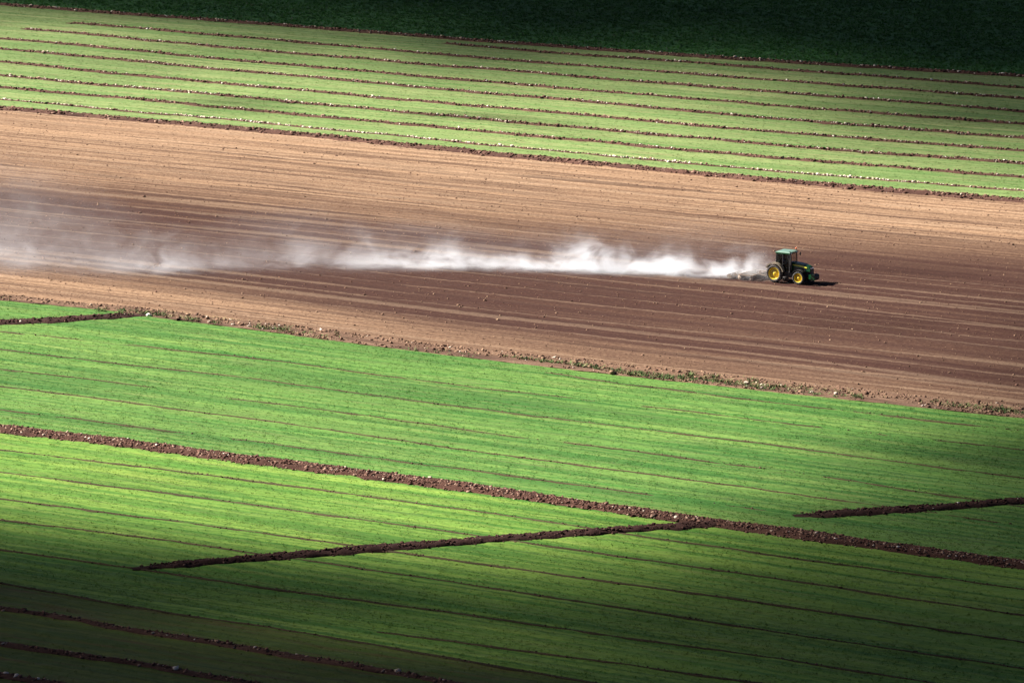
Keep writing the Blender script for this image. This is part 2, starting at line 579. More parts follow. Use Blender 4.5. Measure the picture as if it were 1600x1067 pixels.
# far crop: rows of turned soil with pale stones
rows = [[(690, 68), (800, 78), (1200, 108), (1600, 139)],
        [(105, 36), (400, 61), (800, 95), (1200, 126), (1600, 156)],
        [(30, 46), (400, 79), (800, 112), (1200, 144), (1600, 176)],
        [(0, 62), (400, 97), (800, 132), (1200, 165), (1600, 196)],
        [(0, 78), (400, 113), (800, 150), (1200, 185), (1600, 217)],
        [(0, 98), (400, 135), (800, 172), (1200, 206), (1600, 237)],
        [(0, 118), (400, 154), (800, 192), (1200, 226), (1600, 257)],
        [(0, 136), (400, 173), (800, 211), (1200, 246), (1600, 278)],
        [(0, 155), (400, 192), (800, 231), (1200, 267), (1600, 300)]]
st = [0.8, 1.0, 1.5, 0.5, 2.0, 0.9, 2.4, 0.6, 5.0]
for i, p in enumerate(rows):
    ridge(p, 1.05 if i < 8 else 0.65, 0.17 if i < 8 else 0.09, 16.0 if i < 8 else 6.0, 0.12, st[i] * 3.4, 0.105, 0.6, seed=i, extend=(i > 2, True))
ridge([(0, 8), (400, 37), (800, 68), (1200, 97), (1600, 121)], 1.8, 0.26, 18, 0.13, 3.5, 0.12, seed=11)
ridge([(0, 170), (400, 205), (800, 245), (1200, 282), (1600, 316)], 2.0, 0.32, 24, 0.13, 0.3, 0.12, 0.5, seed=12)
ridge([(0, 466), (240, 489), (500, 519), (800, 554), (1200, 596), (1600, 639)], 1.8, 0.14, 16, 0.10, 0.4, 0.10, 0.8, mat=M_verge, cmat=M_clod_dry, name='field_edge_lip', seed=41)
# wide bank between the two near crops, and the cross banks
ridge([(0, 669), (400, 718), (800, 772), (1110, 816), (1600, 882)], 2.4, 0.25, 100, 0.085, 4.0, 0.075, 0.35, mat=M_bank, double=0.35, seed=13)
ridge([(205, 889), (800, 842), (1090, 821), (1135, 818)], 1.6, 0.30, 44, 0.08, 0, wob=0.3, mat=M_dug, cmat=M_dug_clod, taper=(4, 1), extend=(False, False), double=0.25, seed=14)
ridge([(1240, 806), (1400, 797), (1600, 782)], 1.7, 0.30, 44, 0.085, 0.5, 0.09, wob=0.3, mat=M_dug, cmat=M_dug_clod, taper=(4, 1), extend=(False, True), double=0.3, seed=15)
ridge([(0, 506), (120, 501), (228, 495)], 2.2, 0.30, 44, 0.10, 0.5, 0.10, wob=0.4, mat=M_dug, cmat=M_dug_clod, taper=(1, 4), extend=(True, False), double=0.3, seed=16)
# near crop: broader rows at the bottom
ridge([(0, 951), (250, 992), (500, 1033), (680, 1066)], 0.85, 0.16, 16, 0.085, 0.6, 0.12, 0.35, seed=17)
ridge([(0, 1007), (200, 1037), (360, 1065)], 0.85, 0.16, 16, 0.085, 0.6, 0.12, 0.35, seed=18)
ridge([(0, 1056), (100, 1073)], 0.85, 0.16, 16, 0.085, 0.8, 0.12, 0.3, seed=19)
# near crop: thin drill furrows
thin = [([(0, 702), (400, 752), (800, 807), (985, 836), (1200, 866), (1600, 919)], 0.34, 0.35),
        ([(0, 737), (400, 789), (740, 837), (815, 848), (1200, 902), (1600, 960)], 0.42, 0.1),
        ([(0, 780), (280, 815), (565, 855), (800, 889), (1200, 942), (1600, 1002)], 0.42, 0.15),
        ([(0, 812), (250, 842), (465, 874), (800, 925), (1200, 985), (1600, 1044)], 0.36, 0.3),
        ([(0, 860), (190, 885), (270, 897), (530, 935), (800, 972), (1200, 1028), (1450, 1065)], 0.36, 0.25),
        ([(0, 912), (250, 955), (500, 995), (800, 1047), (920, 1068)], 0.45, 0.1),
        ([(590, 988), (800, 1016), (1100, 1056), (1200, 1069)], 0.34, 0.3)]
for i, (p, w, pt) in enumerate(thin):
    ridge(p, w * 0.85, 0.055, 6.0, 0.05, 0, wob=0.25, patchy=0.0, seed=20 + i, name='drill_furrow', mat=M_drill, cmat=M_dug_clod, extend=(i < 6, True))
midl = [([(0, 520), (400, 561), (800, 612), (1200, 657), (1600, 702)], 0.55),
        ([(0, 548), (400, 593), (800, 646), (1200, 693), (1600, 745)], 0.45),
        ([(0, 578), (200, 600), (400, 627), (800, 681), (1200, 731), (1600, 790)], 0.5),
        ([(0, 605), (400, 655), (800, 712), (1200, 765), (1500, 806)], 0.5),
        ([(0, 640), (400, 690), (800, 744), (1200, 797)], 0.6),
        ([(850, 582), (1200, 628), (1600, 672)], 0.5)]
for i, (p, pt) in enumerate(midl):
    ridge(p, 0.28, 0.05, 5.0, 0.05, 0, wob=0.3, patchy=pt * 0.35, seed=30 + i, name='drill_furrow', mat=M_drill, cmat=M_dug_clod, extend=(i < 5, i != 4))

# ------------------------------------------------------------------ clods on the tilled soil
def scatter_uv(vlo, vhi, per_m2, weight=None):
    """random spots on a field, a little past the frame"""
    um = -200.0
    us = np.linspace(-420, 20, 400)
    vmin, vmax = float(np.min(vlo(us))), float(np.max(vhi(us)))
    lo, hi = float(min(u_left(vmax), u_left(vmin))), float(max(u_right(vmin), u_right(vmax)))
    n = int((hi - lo) * (vmax - vmin) * per_m2)
    u, v = rng.uniform(lo, hi, n), rng.uniform(vmin, vmax, n)
    k = (v > vlo(u) + 0.1) & (v < vhi(u) - 0.1) & (u > u_left(v)) & (u < u_right(v))
    u, v = u[k], v[k]
    if weight is not None:
        k = rng.uniform(0, 1, len(u)) < weight(u, v)
        u, v = u[k], v[k]
    return u, v


u, v = scatter_uv(B3, B2, 2.2, lambda u, v: 0.25 + 1.3 * np.clip(fbm(u / 30, v / 1.2, 111, 3), 0, 1))
x, y = to_xy(u, v)
sz = 0.06 * np.exp(rng.normal(0, 0.36, len(u)))
lumps('clods', x, y, z0(x, y) + z_till(u, v, x, y) + 0.15 * sz, sz, M_clod_dry, F_till)
u, v = scatter_uv(B3, B2, 0.008)
x, y = to_xy(u, v)
sz = 0.11 * np.exp(rng.normal(0, 0.3, len(u)))
lumps('large_clods', x, y, z0(x, y) + z_till(u, v, x, y) + 0.2 * sz, sz, M_clod, F_till)


# ------------------------------------------------------------------ crop blades
def blades(name, vlo, vhi, per_m2, h, spread, mat, parent, weight=None, zf=z_crop):
    u, v = scatter_uv(vlo, vhi, per_m2, weight)
    x, y = to_xy(u, v)
    z = z0(x, y) + zf(u, v, x, y) - 0.01
    n = len(u)
    hh = h * np.exp(rng.normal(0, 0.28, n))
    tri = []
    for k in range(3):
        a = rng.uniform(0, 2 * math.pi, n)
        b = a + rng.uniform(-0.6, 0.6, n) + math.pi / 2
        r = spread * rng.uniform(0.2, 1.0, n)
        w = spread * rng.uniform(0.35, 0.7, n)
        bx, by = x + r * np.cos(a), y + r * np.sin(a)
        lean = hh * rng.uniform(0.4, 2.2, n)
        p0 = np.stack([bx - w * np.cos(b), by - w * np.sin(b), z], 1)
        p1 = np.stack([bx + w * np.cos(b), by + w * np.sin(b), z], 1)
        p2 = np.stack([bx + lean * np.cos(a), by + lean * np.sin(a), z + hh * rng.uniform(0.6, 1.1, n)], 1)
        tri.append(np.stack([p0, p1, p2], 1))
    co = np.stack(tri, 1).reshape(-1, 3)
    uvv = np.repeat(np.stack([u, v], 1), 9, 0)
    sh = np.repeat(rng.uniform(0, 1, n), 9)
    me = mesh_np(name, co, np.arange(len(co)), 3, uvv, {'shade': sh})
    return obj(name, me, mat, parent, kind='stuff')


# gaps in the crop where banks and furrows run
def gap(lines_w):
    fs = [(lin(p), w) for p, w in lines_w]

    def wgt(u, v):
        k = np.ones_like(u)
        for f, w in fs:
            k *= np.abs(v - f(u)) > w
        return k * (0.75 + 0.9 * fbm(u / 20, v / 1.2, 121, 3))
    return wgt


g_near = gap([(p, w * 0.5) for p, w, _ in thin[:6]] + [([(0, 951), (680, 1066)], 0.5), ([(0, 1007), (360, 1065)], 0.5), ([(0, 669), (400, 718), (800, 772), (1110, 816), (1600, 882)], 1.6)])
g_mid = gap([(p, 0.12) for p, _ in midl[:5]] + [([(0, 669), (400, 718), (800, 772), (1110, 816), (1600, 882)], 1.6)])
g_str = gap([(p, 0.6) for p in rows[2:]])


def off_cross(g, segs):
    def wgt(u, v):
        x, y = to_xy(u, v)
        k = g(u, v)
        for (p, q, w) in segs:
            ax, ay = ground_at(*p)
            bx, by = ground_at(*q)
            dx, dy = bx - ax, by - ay
            t = np.clip(((x - ax) * dx + (y - ay) * dy) / (dx * dx + dy * dy), 0, 1)
            k = k * (np.hypot(x - ax - t * dx, y - ay - t * dy) > w)
        return k
    return wgt


cross = [((215, 889), (1135, 818), 0.9), ((1250, 806), (1860, 763), 0.95), ((-260, 518), (228, 495), 1.15)]
near_vis = float(to_uv(*ground_at(0, 1120))[1])
blades('crop_blades', BS, BM, 13, 0.06, 0.075, B_near, F_near, off_cross(g_near, cross))
blades('crop_blades', lambda u: near_v + 0 * u, BS, 6, 0.05, 0.07, B_sparse, F_sparse, g_near)
blades('crop_blades', BM, B4, 14, 0.06, 0.085, B_mid, F_mid, off_cross(g_mid, cross))
blades('crop_blades', B2, B1, 4.5, 0.06, 0.13, B_stripe, F_stripe, g_str)
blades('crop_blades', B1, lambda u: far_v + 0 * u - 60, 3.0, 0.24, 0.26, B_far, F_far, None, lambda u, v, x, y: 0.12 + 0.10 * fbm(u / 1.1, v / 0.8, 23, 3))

# ------------------------------------------------------------------ weeds, stones and dry grass on the verge
def weed_mesh(seed, h, r, n=46):
    g = np.random.default_rng(seed)
    co = []
    for k in range(n):
        a, e = g.uniform(0, 2 * math.pi), g.uniform(0.15, 1.25)
        L = h * g.uniform(0.55, 1.15)
        b = np.array([g.normal(0, r * 0.28), g.normal(0, r * 0.28), -0.02])
        d = np.array([math.cos(a) * math.cos(e) * r / h, math.sin(a) * math.cos(e) * r / h, math.sin(e)])
        w = np.array([-math.sin(a), math.cos(a), 0]) * g.uniform(0.02, 0.05)
        mid, tip = b + d * L * 0.55, b + d * L - np.array([0, 0, 0.18 * L])
        co += [b, mid - w, tip, mid + w]
    co = np.array(co)
    sh = np.repeat(g.uniform(0, 1, n), 4)
    return mesh_np('weed', co, np.arange(len(co)), 4, None, {'shade': sh})


weeds = [(158, 486, .5, .8, 'low dark weed on the soil edge above the left crop corner'),
         (185, 489.5, .5, .8, 'dark weed just above the inner end of the left dark bank'),
         (226, 491.5, .45, .7, 'dark weed beside the white stone at the tilled field edge'),
         (249, 494, .6, .8, 'green weed right of the white stone on the verge'),
         (300, 501.5, .5, .9, 'dark weed on the verge left of a second, paler stone'),
         (335, 505, .45, .7, 'dark weed on the verge right of a second, paler stone'),
         (403, 512.5, .5, .8, 'smaller of two dark weeds side by side on the verge'),
         (418, 514, .55, .9, 'middle weed of three dark ones close together on the verge'),
         (440, 516.5, .7, 1.1, 'largest dark bushy weed on the verge, rightmost of three'),
         (1078, 585, .5, .7, 'round dark weed on the verge below the tractor dust'),
         (1117, 588.5, .45, .7, 'small weed on the verge left of the pale stones'),
         (1177, 594, .5, .7, 'dark weed on the verge right of the pale stones'),
         (1340, 619, .5, .7, 'green weed on the right part of the verge beside wet soil')]
for i, (px, py, h, r, lab) in enumerate(weeds):
    x, y = map(float, ground_at(px, py + 1.5))
    o = obj('weed', weed_mesh(200 + i, h, r), M_weed, label=lab, category='weed', group='weeds along the field verge')
    o.location = (x, y, float(z0(np.array(x), np.array(y))) + 0.05)


def rock_mesh(seed, s):
    bm = bmesh.new()
    bmesh.ops.create_icosphere(bm, subdivisions=2, radius=s * 0.5)
    g = np.random.default_rng(seed)
    k = g.normal(0, 1, (5, 3))
    for v in bm.verts:
        for q in k:
            q = q / np.linalg.norm(q)
            d = v.co.x * q[0] + v.co.y * q[1] + v.co.z * q[2]
            if d > s * 0.33:
                v.co -= Vector(q) * (d - s * 0.33)
        v.co.z *= 0.75
        v.co.x *= 1.25
    me = bpy.data.meshes.new('stone')
    bm.to_mesh(me)
    bm.free()
    at = me.attributes.new('shade', 'FLOAT', 'POINT')
    at.data.foreach_set('value', np.full(len(me.vertices), 0.95 if seed == 300 else 0.35, np.float32))
    return me


stones = [(233, 495, .48, 'white stone on the verge beside the end of the left dark bank'),
          (327, 504.5, .34, 'pale stone on the verge between two dark weeds'),
          (364, 508, .34, 'left one of two neighbouring pale stones on the verge'),
          (389, 510.5, .36, 'right one of two neighbouring pale stones on the verge'),
          (1166, 598, .42, 'largest pale stone on the verge below the dust source'),
          (1190, 601, .34, 'smaller pale stone just right of the largest verge stone'),
          (1306, 615, .40, 'white flat stone on the verge at the right'),
          (1268, 612, .34, 'small white stone left of the flat white verge stone')]
for i, (px, py, s_, lab) in enumerate(stones):
    x, y = map(float, ground_at(px, py + 1))
    o = obj('stone', rock_mesh(300 + i, s_), M_stone, label=lab, category='stone', group='stones on the field verge')
    o.location = (x, y, float(z0(np.array(x), np.array(y))) + s_ * 0.22)
    o.rotation_euler = (0, 0, i * 1.3)

u, v = scatter_uv(B4, B3, 9.0, lambda u, v: np.clip(0.35 + 1.6 * fbm(u / 5, v / 1.0, 131, 3), 0, 1))
x, y = to_xy(u, v)
sz = 0.10 * np.exp(rng.normal(0, 0.4, len(u)))
lumps('clods', x, y, z0(x, y) + 0.05 + 0.2 * sz, sz, M_clod_dry, F_verge)
u, v = scatter_uv(B4, B3, 0.6, lambda u, v: np.clip(0.1 + 1.8 * fbm(u / 7, v / 1.5, 133, 3), 0, 1))
x, y = to_xy(u, v)
sz = 0.09 * np.exp(rng.normal(0, 0.35, len(u)))
lumps('pebbles', x, y, z0(x, y) + 0.05 + 0.3 * sz, sz, M_stone, F_verge)
blades('verge_grass', B4, lambda u: B4(u) + (B3(u) - B4(u)) * 0.75, 14.0, 0.18, 0.11, M_weed, F_verge,
       lambda u, v: np.clip(-0.1 + 2.4 * fbm(u / 9, v / 1.5, 135, 3), 0, 1) * smooth(-345, -300, u), lambda u, v, x, y: 0.05)
blades('dry_grass', B4, B3, 9.0, 0.16, 0.10, M_straw, F_verge,
       lambda u, v: np.clip(-0.05 + 2.0 * fbm(u / 6, v / 1.2, 137, 3), 0, 1), lambda u, v, x, y: 0.05)

# ------------------------------------------------------------------ clouds out of view, shaped to shade the far and the near ground
M_cloud, nt, bs = new_mat('cloud_vapour')
nt.nodes.remove(bs)
pv = N(nt, 'ShaderNodeVolumePrincipled')
pv.inputs['Color'].default_value = (0.97, 0.97, 0.98, 1)
pv.inputs['Density'].default_value = 0.06
nt.links.new(pv.outputs[0], nt.nodes['Material Output'].inputs['Volume'])
CLOUD_Z = 520.0


def cloud(name, x0, x1, y0, y1, step, shade, label):
    """a bank of cloud up the sun's way; SHADE(x, y) is how much light it lets down to the ground below"""
    xs, ys = np.arange(x0, x1 + step, step), np.arange(y0, y1 + step, step)
    X, Y = np.meshgrid(xs, ys)
    T = np.clip(shade(X, Y), 0.012, 1.0)
    th = -np.log(T) / 0.06
    rim = np.minimum(np.minimum(X - x0, x1 - X), np.minimum(Y - y0, y1 - Y))
    th = th * smooth(0, 60, rim)
    b = 0.22 * th * 1.0 + 10 * fbm(X / 60, Y / 60, 151, 3)
    k = CLOUD_Z / S.z
    base = np.stack([X + S.x * k, Y + S.y * k, np.full(X.shape, CLOUD_Z)], -1)
    lo = base + np.array(S)[None, None] * (-b)[..., None]
    hi = lo + np.array(S)[None, None] * th[..., None]
    n = X.size
    l1 = grid_loops(len(xs), len(ys)).reshape(-1, 4)
    use = (th.ravel()[l1] > 0.05).any(1)
    l1 = l1[use]
    loops = np.concatenate([l1[:, ::-1], l1 + n]).ravel()
    me = mesh_np(name, np.concatenate([lo.reshape(-1, 3), hi.reshape(-1, 3)]), loops, 4, None, None, True)
    bm = bmesh.new()
    bm.from_mesh(me)
    bmesh.ops.delete(bm, geom=[q for q in bm.verts if not q.link_faces], context='VERTS')
    bmesh.ops.remove_doubles(bm, verts=bm.verts, dist=0.02)
    bm.to_mesh(me)
    bm.free()
    return obj(name, me, M_cloud, label=label, category='cloud', kind='structure')


def edge_fn(pts):
    pts = np.array(pts, float)
    x, y = ground_at(pts[:, 0], pts[:, 1])
    o = np.argsort(x)
    g0 = (y[o][1] - y[o][0]) / (x[o][1] - x[o][0])
    g1 = (y[o][-1] - y[o][-2]) / (x[o][-1] - x[o][-2])
    xs = np.concatenate([[x[o][0] - 200], x[o], [x[o][-1] + 200]])
    ys = np.concatenate([[y[o][0] - 200 * g0], y[o], [y[o][-1] + 200 * g1]])
    return lambda q: np.interp(q, xs, ys)


n_a = edge_fn([(0, 745), (400, 790), (800, 770), (1200, 640), (1600, 350)])      # where the near shade sets in
n_b = edge_fn([(0, 868), (400, 925), (800, 950), (1200, 945), (1600, 850)])      # where it is full
f_a = edge_fn([(0, 130), (400, 165), (800, 205), (1200, 260), (1600, 340)])
f_b = edge_fn([(0, -30), (400, 0), (800, 50), (1200, 90), (1600, 130)])


def near_shade(X, Y):
    a, b = n_a(X), n_b(X)
    t = np.clip((a - Y) / (a - b) + 0.32 * fbm(X / 20, Y / 20, 161, 4), 0, 1.6)
    T = 1 - 0.93 * smooth(0, 1, t) - 0.06 * smooth(0.9, 1.3, t)
    gx_, gy_ = ground_at(600, 1000)
    d = ((X - gx_) / 16) ** 2 + ((Y - gy_ + 0.25 * (X - gx_)) / 5.0) ** 2
    return np.clip(T + 0.13 * np.exp(-d), 0, 1)


def far_shade(X, Y):
    a, b = f_a(X), f_b(X)
    t = np.clip((Y - a) / (b - a) + 0.3 * fbm(X / 30, Y / 42, 163, 4), 0, 1.6)
    return 1 - 0.90 * smooth(0.0, 1.0, t) - 0.08 * smooth(0.9, 1.3, t)


cloud('cloud', -190, 190, 60, 420, 4.0, near_shade, 'unseen cloud bank shaped to shade the near fields')
cloud('cloud', -260, 300, 380, 1000, 5.0, far_shade, 'unseen cloud bank shaped to shade the far dark field')

# ------------------------------------------------------------------ tractor
def paint(name, col, rough=0.4, metal=0.0, dust=0.0, spec=0.5):
    m, nt, bs = new_mat(name)
    tc = N(nt, 'ShaderNodeTexCoord').outputs['Object']
    n = noise(nt, tc, 3, 3, 4, 0.6)
    c = mixc(nt, remap(nt, n, 0.35, 0.7, dust * 0.4, dust), col, (0.30, 0.22, 0.16))
    nt.links.new(c, bs.inputs['Base Color'])
    bs.inputs['Roughness'].default_value = rough
    bs.inputs['Metallic'].default_value = metal
    bs.inputs['Specular IOR Level'].default_value = spec
    return m


P_green = paint('green_paint', (0.004, 0.050, 0.018), 0.25, dust=0.02)
P_roof = paint('glare_roof_paint', (0.11, 0.20, 0.155), 0.30, dust=0.08)  # green paled to imitate sun glare on the roof, with a little dust
P_yellow = paint('yellow_paint', (0.62, 0.44, 0.012), 0.5, dust=0.07)
P_stripe = paint('yellow_green_stripe', (0.62, 0.60, 0.06), 0.4, dust=0.05)
P_black = paint('black_plastic', (0.010, 0.011, 0.013), 0.5, dust=0.05)
P_tyre = paint('dusty_tyre_rubber', (0.012, 0.011, 0.013), 0.85, dust=0.14)
P_tyre_f = paint('tyre_rubber', (0.008, 0.008, 0.010), 0.8, dust=0.05)
P_fender = paint('dusty_fender', (0.04, 0.045, 0.025), 0.6, dust=0.6)
P_iron = paint('dusty_iron', (0.05, 0.035, 0.028), 0.85, 0.0, dust=0.8)
P_steel = paint('soiled_steel', (0.10, 0.075, 0.06), 0.8, 0.0, dust=0.8)
P_chrome = paint('exhaust_metal', (0.05, 0.05, 0.05), 0.35, 0.6, dust=0.1)
P_orange = paint('orange_beacon_lens', (0.75, 0.14, 0.03), 0.25)
P_lamp = paint('lamp_lens', (0.6, 0.6, 0.62), 0.15)
P_seat = paint('seat_cloth', (0.02, 0.02, 0.022), 0.8)
M_glass, nt, bs = new_mat('tinted_glass')
tb = N(nt, 'ShaderNodeBsdfTransparent')
tb.inputs[0].default_value = (0.26, 0.33, 0.34, 1)
gl = N(nt, 'ShaderNodeBsdfGlossy')
gl.inputs['Roughness'].default_value = 0.05
fr = N(nt, 'ShaderNodeFresnel')
fr.inputs[0].default_value = 1.5
mx = N(nt, 'ShaderNodeMixShader')
nt.links.new(fr.outputs[0], mx.inputs[0])
nt.links.new(tb.outputs[0], mx.inputs[1])
nt.links.new(gl.outputs[0], mx.inputs[2])
nt.links.new(mx.outputs[0], nt.nodes['Material Output'].inputs['Surface'])


def bm_obj(name, bm, mat, parent, loc=(0, 0, 0), smooth_shade=False, bevel=0.0, **props):
    if bevel:
        bmesh.ops.bevel(bm, geom=list(bm.edges), offset=bevel, segments=2, affect='EDGES', clamp_overlap=True)
    bmesh.ops.recalc_face_normals(bm, faces=bm.faces)
    me = bpy.data.meshes.new(name)
    bm.to_mesh(me)
    bm.free()
    if smooth_shade:
        me.polygons.foreach_set('use_smooth', np.ones(len(me.polygons), dtype=bool))
    o = obj(name, me, mat, parent, **props)
    o.location = loc
    return o


def add_box(bm, x0, x1, y0, y1, z0_, z1):
    r = bmesh.ops.create_cube(bm, size=1.0)
    for v in r['verts']:
        v.co = Vector(((x0 + x1) / 2 + v.co.x * (x1 - x0), (y0 + y1) / 2 + v.co.y * (y1 - y0), (z0_ + z1) / 2 + v.co.z * (z1 - z0_)))
    return bm


def add_prism(bm, prof, y0, y1, wfun=None):
    """side profile (x, z) pushed from y0 to y1; WFUN(x, z) narrows it"""
    k = wfun or (lambda x, z: 1.0)
    c = (y0 + y1) / 2
    a = [bm.verts.new((x, c + (y0 - c) * k(x, z), z)) for x, z in prof]
    b = [bm.verts.new((x, c + (y1 - c) * k(x, z), z)) for x, z in prof]
    n = len(prof)
    bm.faces.new(a)
    bm.faces.new(b[::-1])
    for i in range(n):
        bm.faces.new((a[i], b[i], b[(i + 1) % n], a[(i + 1) % n]))
    return bm


def add_bar(bm, p, q, r, seg=8):
    p, q = Vector(p), Vector(q)
    d = q - p
    m = Matrix.Translation((p + q) / 2) @ d.to_track_quat('Z', 'Y').to_matrix().to_4x4()
    bmesh.ops.create_cone(bm, cap_ends=True, segments=seg, radius1=r, radius2=r, depth=d.length, matrix=m)
    return bm


def add_lathe(bm, prof, seg=40):
    """(radius, y) profile turned about the y axis"""
    rings = []
    for r, yy in prof:
        rings.append([bm.verts.new((r * math.cos(2 * math.pi * k / seg), yy, r * math.sin(2 * math.pi * k / seg))) for k in range(seg)])
    for i in range(len(rings) - 1):
        for k in range(seg):
            bm.faces.new((rings[i][k], rings[i][(k + 1) % seg], rings[i + 1][(k + 1) % seg], rings[i + 1][k]))
    return bm


HEAD = R(-32.0)
rx, ry = ground_at(1210.5, 441.3)
hx, hy = math.cos(HEAD), math.sin(HEAD)
root_xy = (float(rx) - hy * 0.90, float(ry) + hx * 0.90)
tz = float(z0(np.array(root_xy[0]), np.array(root_xy[1]))) + 0.02
tractor = bpy.data.objects.new('tractor', None)
C.objects.link(tractor)
tractor.location = (*root_xy, tz)
tractor.rotation_euler = (0, 0, HEAD)
tractor['label'] = 'green tractor with yellow wheel rims driving across the tilled field'
tractor['category'] = 'tractor'
WB = 2.5


def wheel(x, y, Rw, width, rim_r, side, tyre_mat, lug_n):
    h = width / 2
    bm = bmesh.new()
    add_lathe(bm, [(0.001, h * 0.55), (0.09, h * 0.55), (0.11, h * 0.45), (0.11, -h * 0.3), (0.001, -h * 0.3)], 20)
    hub = bm_obj('wheel', bm, P_yellow, tractor, (x, y, Rw), True)
    if side > 0:
        hub.rotation_euler = (0, 0, 0)
    else:
        hub.rotation_euler = (0, 0, math.pi)
    bm = bmesh.new()
    ro, ri = Rw * 0.94, rim_r
    add_lathe(bm, [(ri, -h * 0.75), (ri + 0.05, -h * 0.92), ((ro + ri) / 2, -h), (ro - 0.06, -h * 0.93), (ro, -h * 0.7), (ro + 0.012, 0),
                   (ro, h * 0.7), (ro - 0.06, h * 0.93), ((ro + ri) / 2, h), (ri + 0.05, h * 0.92), (ri, h * 0.75), (ri - 0.03, 0), (ri, -h * 0.75)], 44)
    for k in range(lug_n):
        for sd in (-1, 1):
            a = 2 * math.pi * (k + (0.5 if sd > 0 else 0)) / lug_n
            da = 0.17
            for (ya, aa, yb, ab) in ((0.02, a, h * 0.97, a - da),):
                pts = []
                for (yy, an) in ((ya, aa), (yb, ab)):
                    for w_ in (-0.028, 0.028):
                        for rr in (Rw * 0.915, Rw * (1.0 if yy < h * 0.5 else 0.965)):
                            pts.append(bm.verts.new((rr * math.cos(an + w_), sd * yy, rr * math.sin(an + w_))))
                for f in ((0, 1, 3, 2), (4, 6, 7, 5), (0, 4, 5, 1), (2, 3, 7, 6), (1, 5, 7, 3), (0, 2, 6, 4)):
                    bm.faces.new([pts[i] for i in f])
    bm_obj('tyre', bm, tyre_mat, hub)
    bm = bmesh.new()
    add_lathe(bm, [(rim_r + 0.015, h * 0.80), (rim_r - 0.015, h * 0.86), (rim_r - 0.04, h * 0.74), (rim_r * 0.86, h * 0.15), (rim_r * 0.80, h * 0.05), (rim_r * 0.5, h * 0.18),
                   (rim_r * 0.34, h * 0.42), (rim_r * 0.22, h * 0.45), (0.001, h * 0.45)], 44)
    rim = bm_obj('rim', bm, P_yellow, hub, (0, 0, 0), True)
    bm = bmesh.new()
    for k in range(8):
        a = 2 * math.pi * k / 8
        c = Vector((rim_r * 0.43 * math.cos(a), 0, rim_r * 0.43 * math.sin(a)))
        add_bar(bm, c + Vector((0, h * 0.2, 0)), c + Vector((0, h * 0.40, 0)), 0.022, 6)
    bm_obj('wheel_nuts', bm, P_iron, hub, kind='stuff')
    return hub


wheel(0, -0.90, 0.84, 0.50, 0.56, -1, P_tyre, 20)
wheel(0, 0.90, 0.84, 0.50, 0.56, 1, P_tyre, 20)
wheel(WB, -0.86, 0.63, 0.42, 0.41, -1, P_tyre_f, 18)
wheel(WB, 0.86, 0.63, 0.42, 0.41, 1, P_tyre_f, 18)

bm = bmesh.new()
add_prism(bm, [(-0.55, 0.55), (-0.55, 1.15), (0.2, 1.25), (1.4, 1.2), (1.7, 1.15), (3.2, 1.12), (3.25, 0.7), (2.9, 0.55), (1.6, 0.5), (0.4, 0.48)], -0.28, 0.28)
bm_obj('chassis', bm, P_black, tractor, bevel=0.03)
bm = bmesh.new()
add_bar(bm, (0, -0.75, 0.84), (0, 0.75, 0.84), 0.13, 14)
bm_obj('rear_axle', bm, P_green, tractor)
bm = bmesh.new()
add_box(bm, WB - 0.12, WB + 0.12, -0.68, 0.68, 0.50, 0.72)
bm_obj('front_axle', bm, P_green, tractor, bevel=0.04)


def hood_w(x, z):
    return (1.0 - 0.10 * max(0, (x - 2.6)) ** 1.2) * (0.86 if z > 1.55 and z > 1.97 - 0.16 * (x - 1.45) - 0.06 else 1.0)


bm = bmesh.new()
add_prism(bm, [(1.47, 1.16), (1.47, 1.80), (1.48, 1.95), (2.1, 1.90), (2.7, 1.81), (3.1, 1.71), (3.32, 1.60), (3.42, 1.44), (3.44, 1.16)], -0.40, 0.40, hood_w)
hood = bm_obj('hood', bm, P_green, tractor, bevel=0.045, smooth_shade=False)
for sd in (-1, 1):
    bm = bmesh.new()
    add_prism(bm, [(1.62, 1.66), (1.62, 1.72), (2.45, 1.70), (3.05, 1.60), (3.12, 1.50), (2.95, 1.50), (2.4, 1.60)], sd * 0.398, sd * 0.406, None)
    bm_obj('stripe', bm, P_stripe, hood)
    bm = bmesh.new()
    add_box(bm, 1.75, 2.9, sd * 0.397, sd * 0.404, 1.2, 1.46)
    bm_obj('side_grille', bm, P_black, hood)
    bm = bmesh.new()
    add_box(bm, 3.40, 3.46, sd * 0.16 - 0.10, sd * 0.16 + 0.10, 1.42, 1.52)
    bm_obj('headlight', bm, P_lamp, hood, bevel=0.012)
bm = bmesh.new()
add_box(bm, 3.42, 3.458, -0.30, 0.30, 0.95, 1.38)
bm_obj('grille', bm, P_black, hood, bevel=0.01)

# front weight carrier with slab weights
bm = bmesh.new()
add_prism(bm, [(3.2, 0.45), (3.2, 0.95), (3.50, 0.95), (3.55, 0.80), (3.50, 0.45)], -0.30, 0.30)
wt = bm_obj('weight_carrier', bm, P_green, tractor, bevel=0.03)
for k in range(8):
    bm = bmesh.new()
    yk = -0.42 + k * 0.12
    add_prism(bm, [(3.52, 0.40), (3.52, 0.90), (3.60, 0.98), (3.86, 0.94), (3.95, 0.80), (3.95, 0.52), (3.85, 0.40)], yk - 0.052, yk + 0.052)
    bm_obj('weight', bm, P_black if 0 < k < 7 else P_green, wt, bevel=0.015)

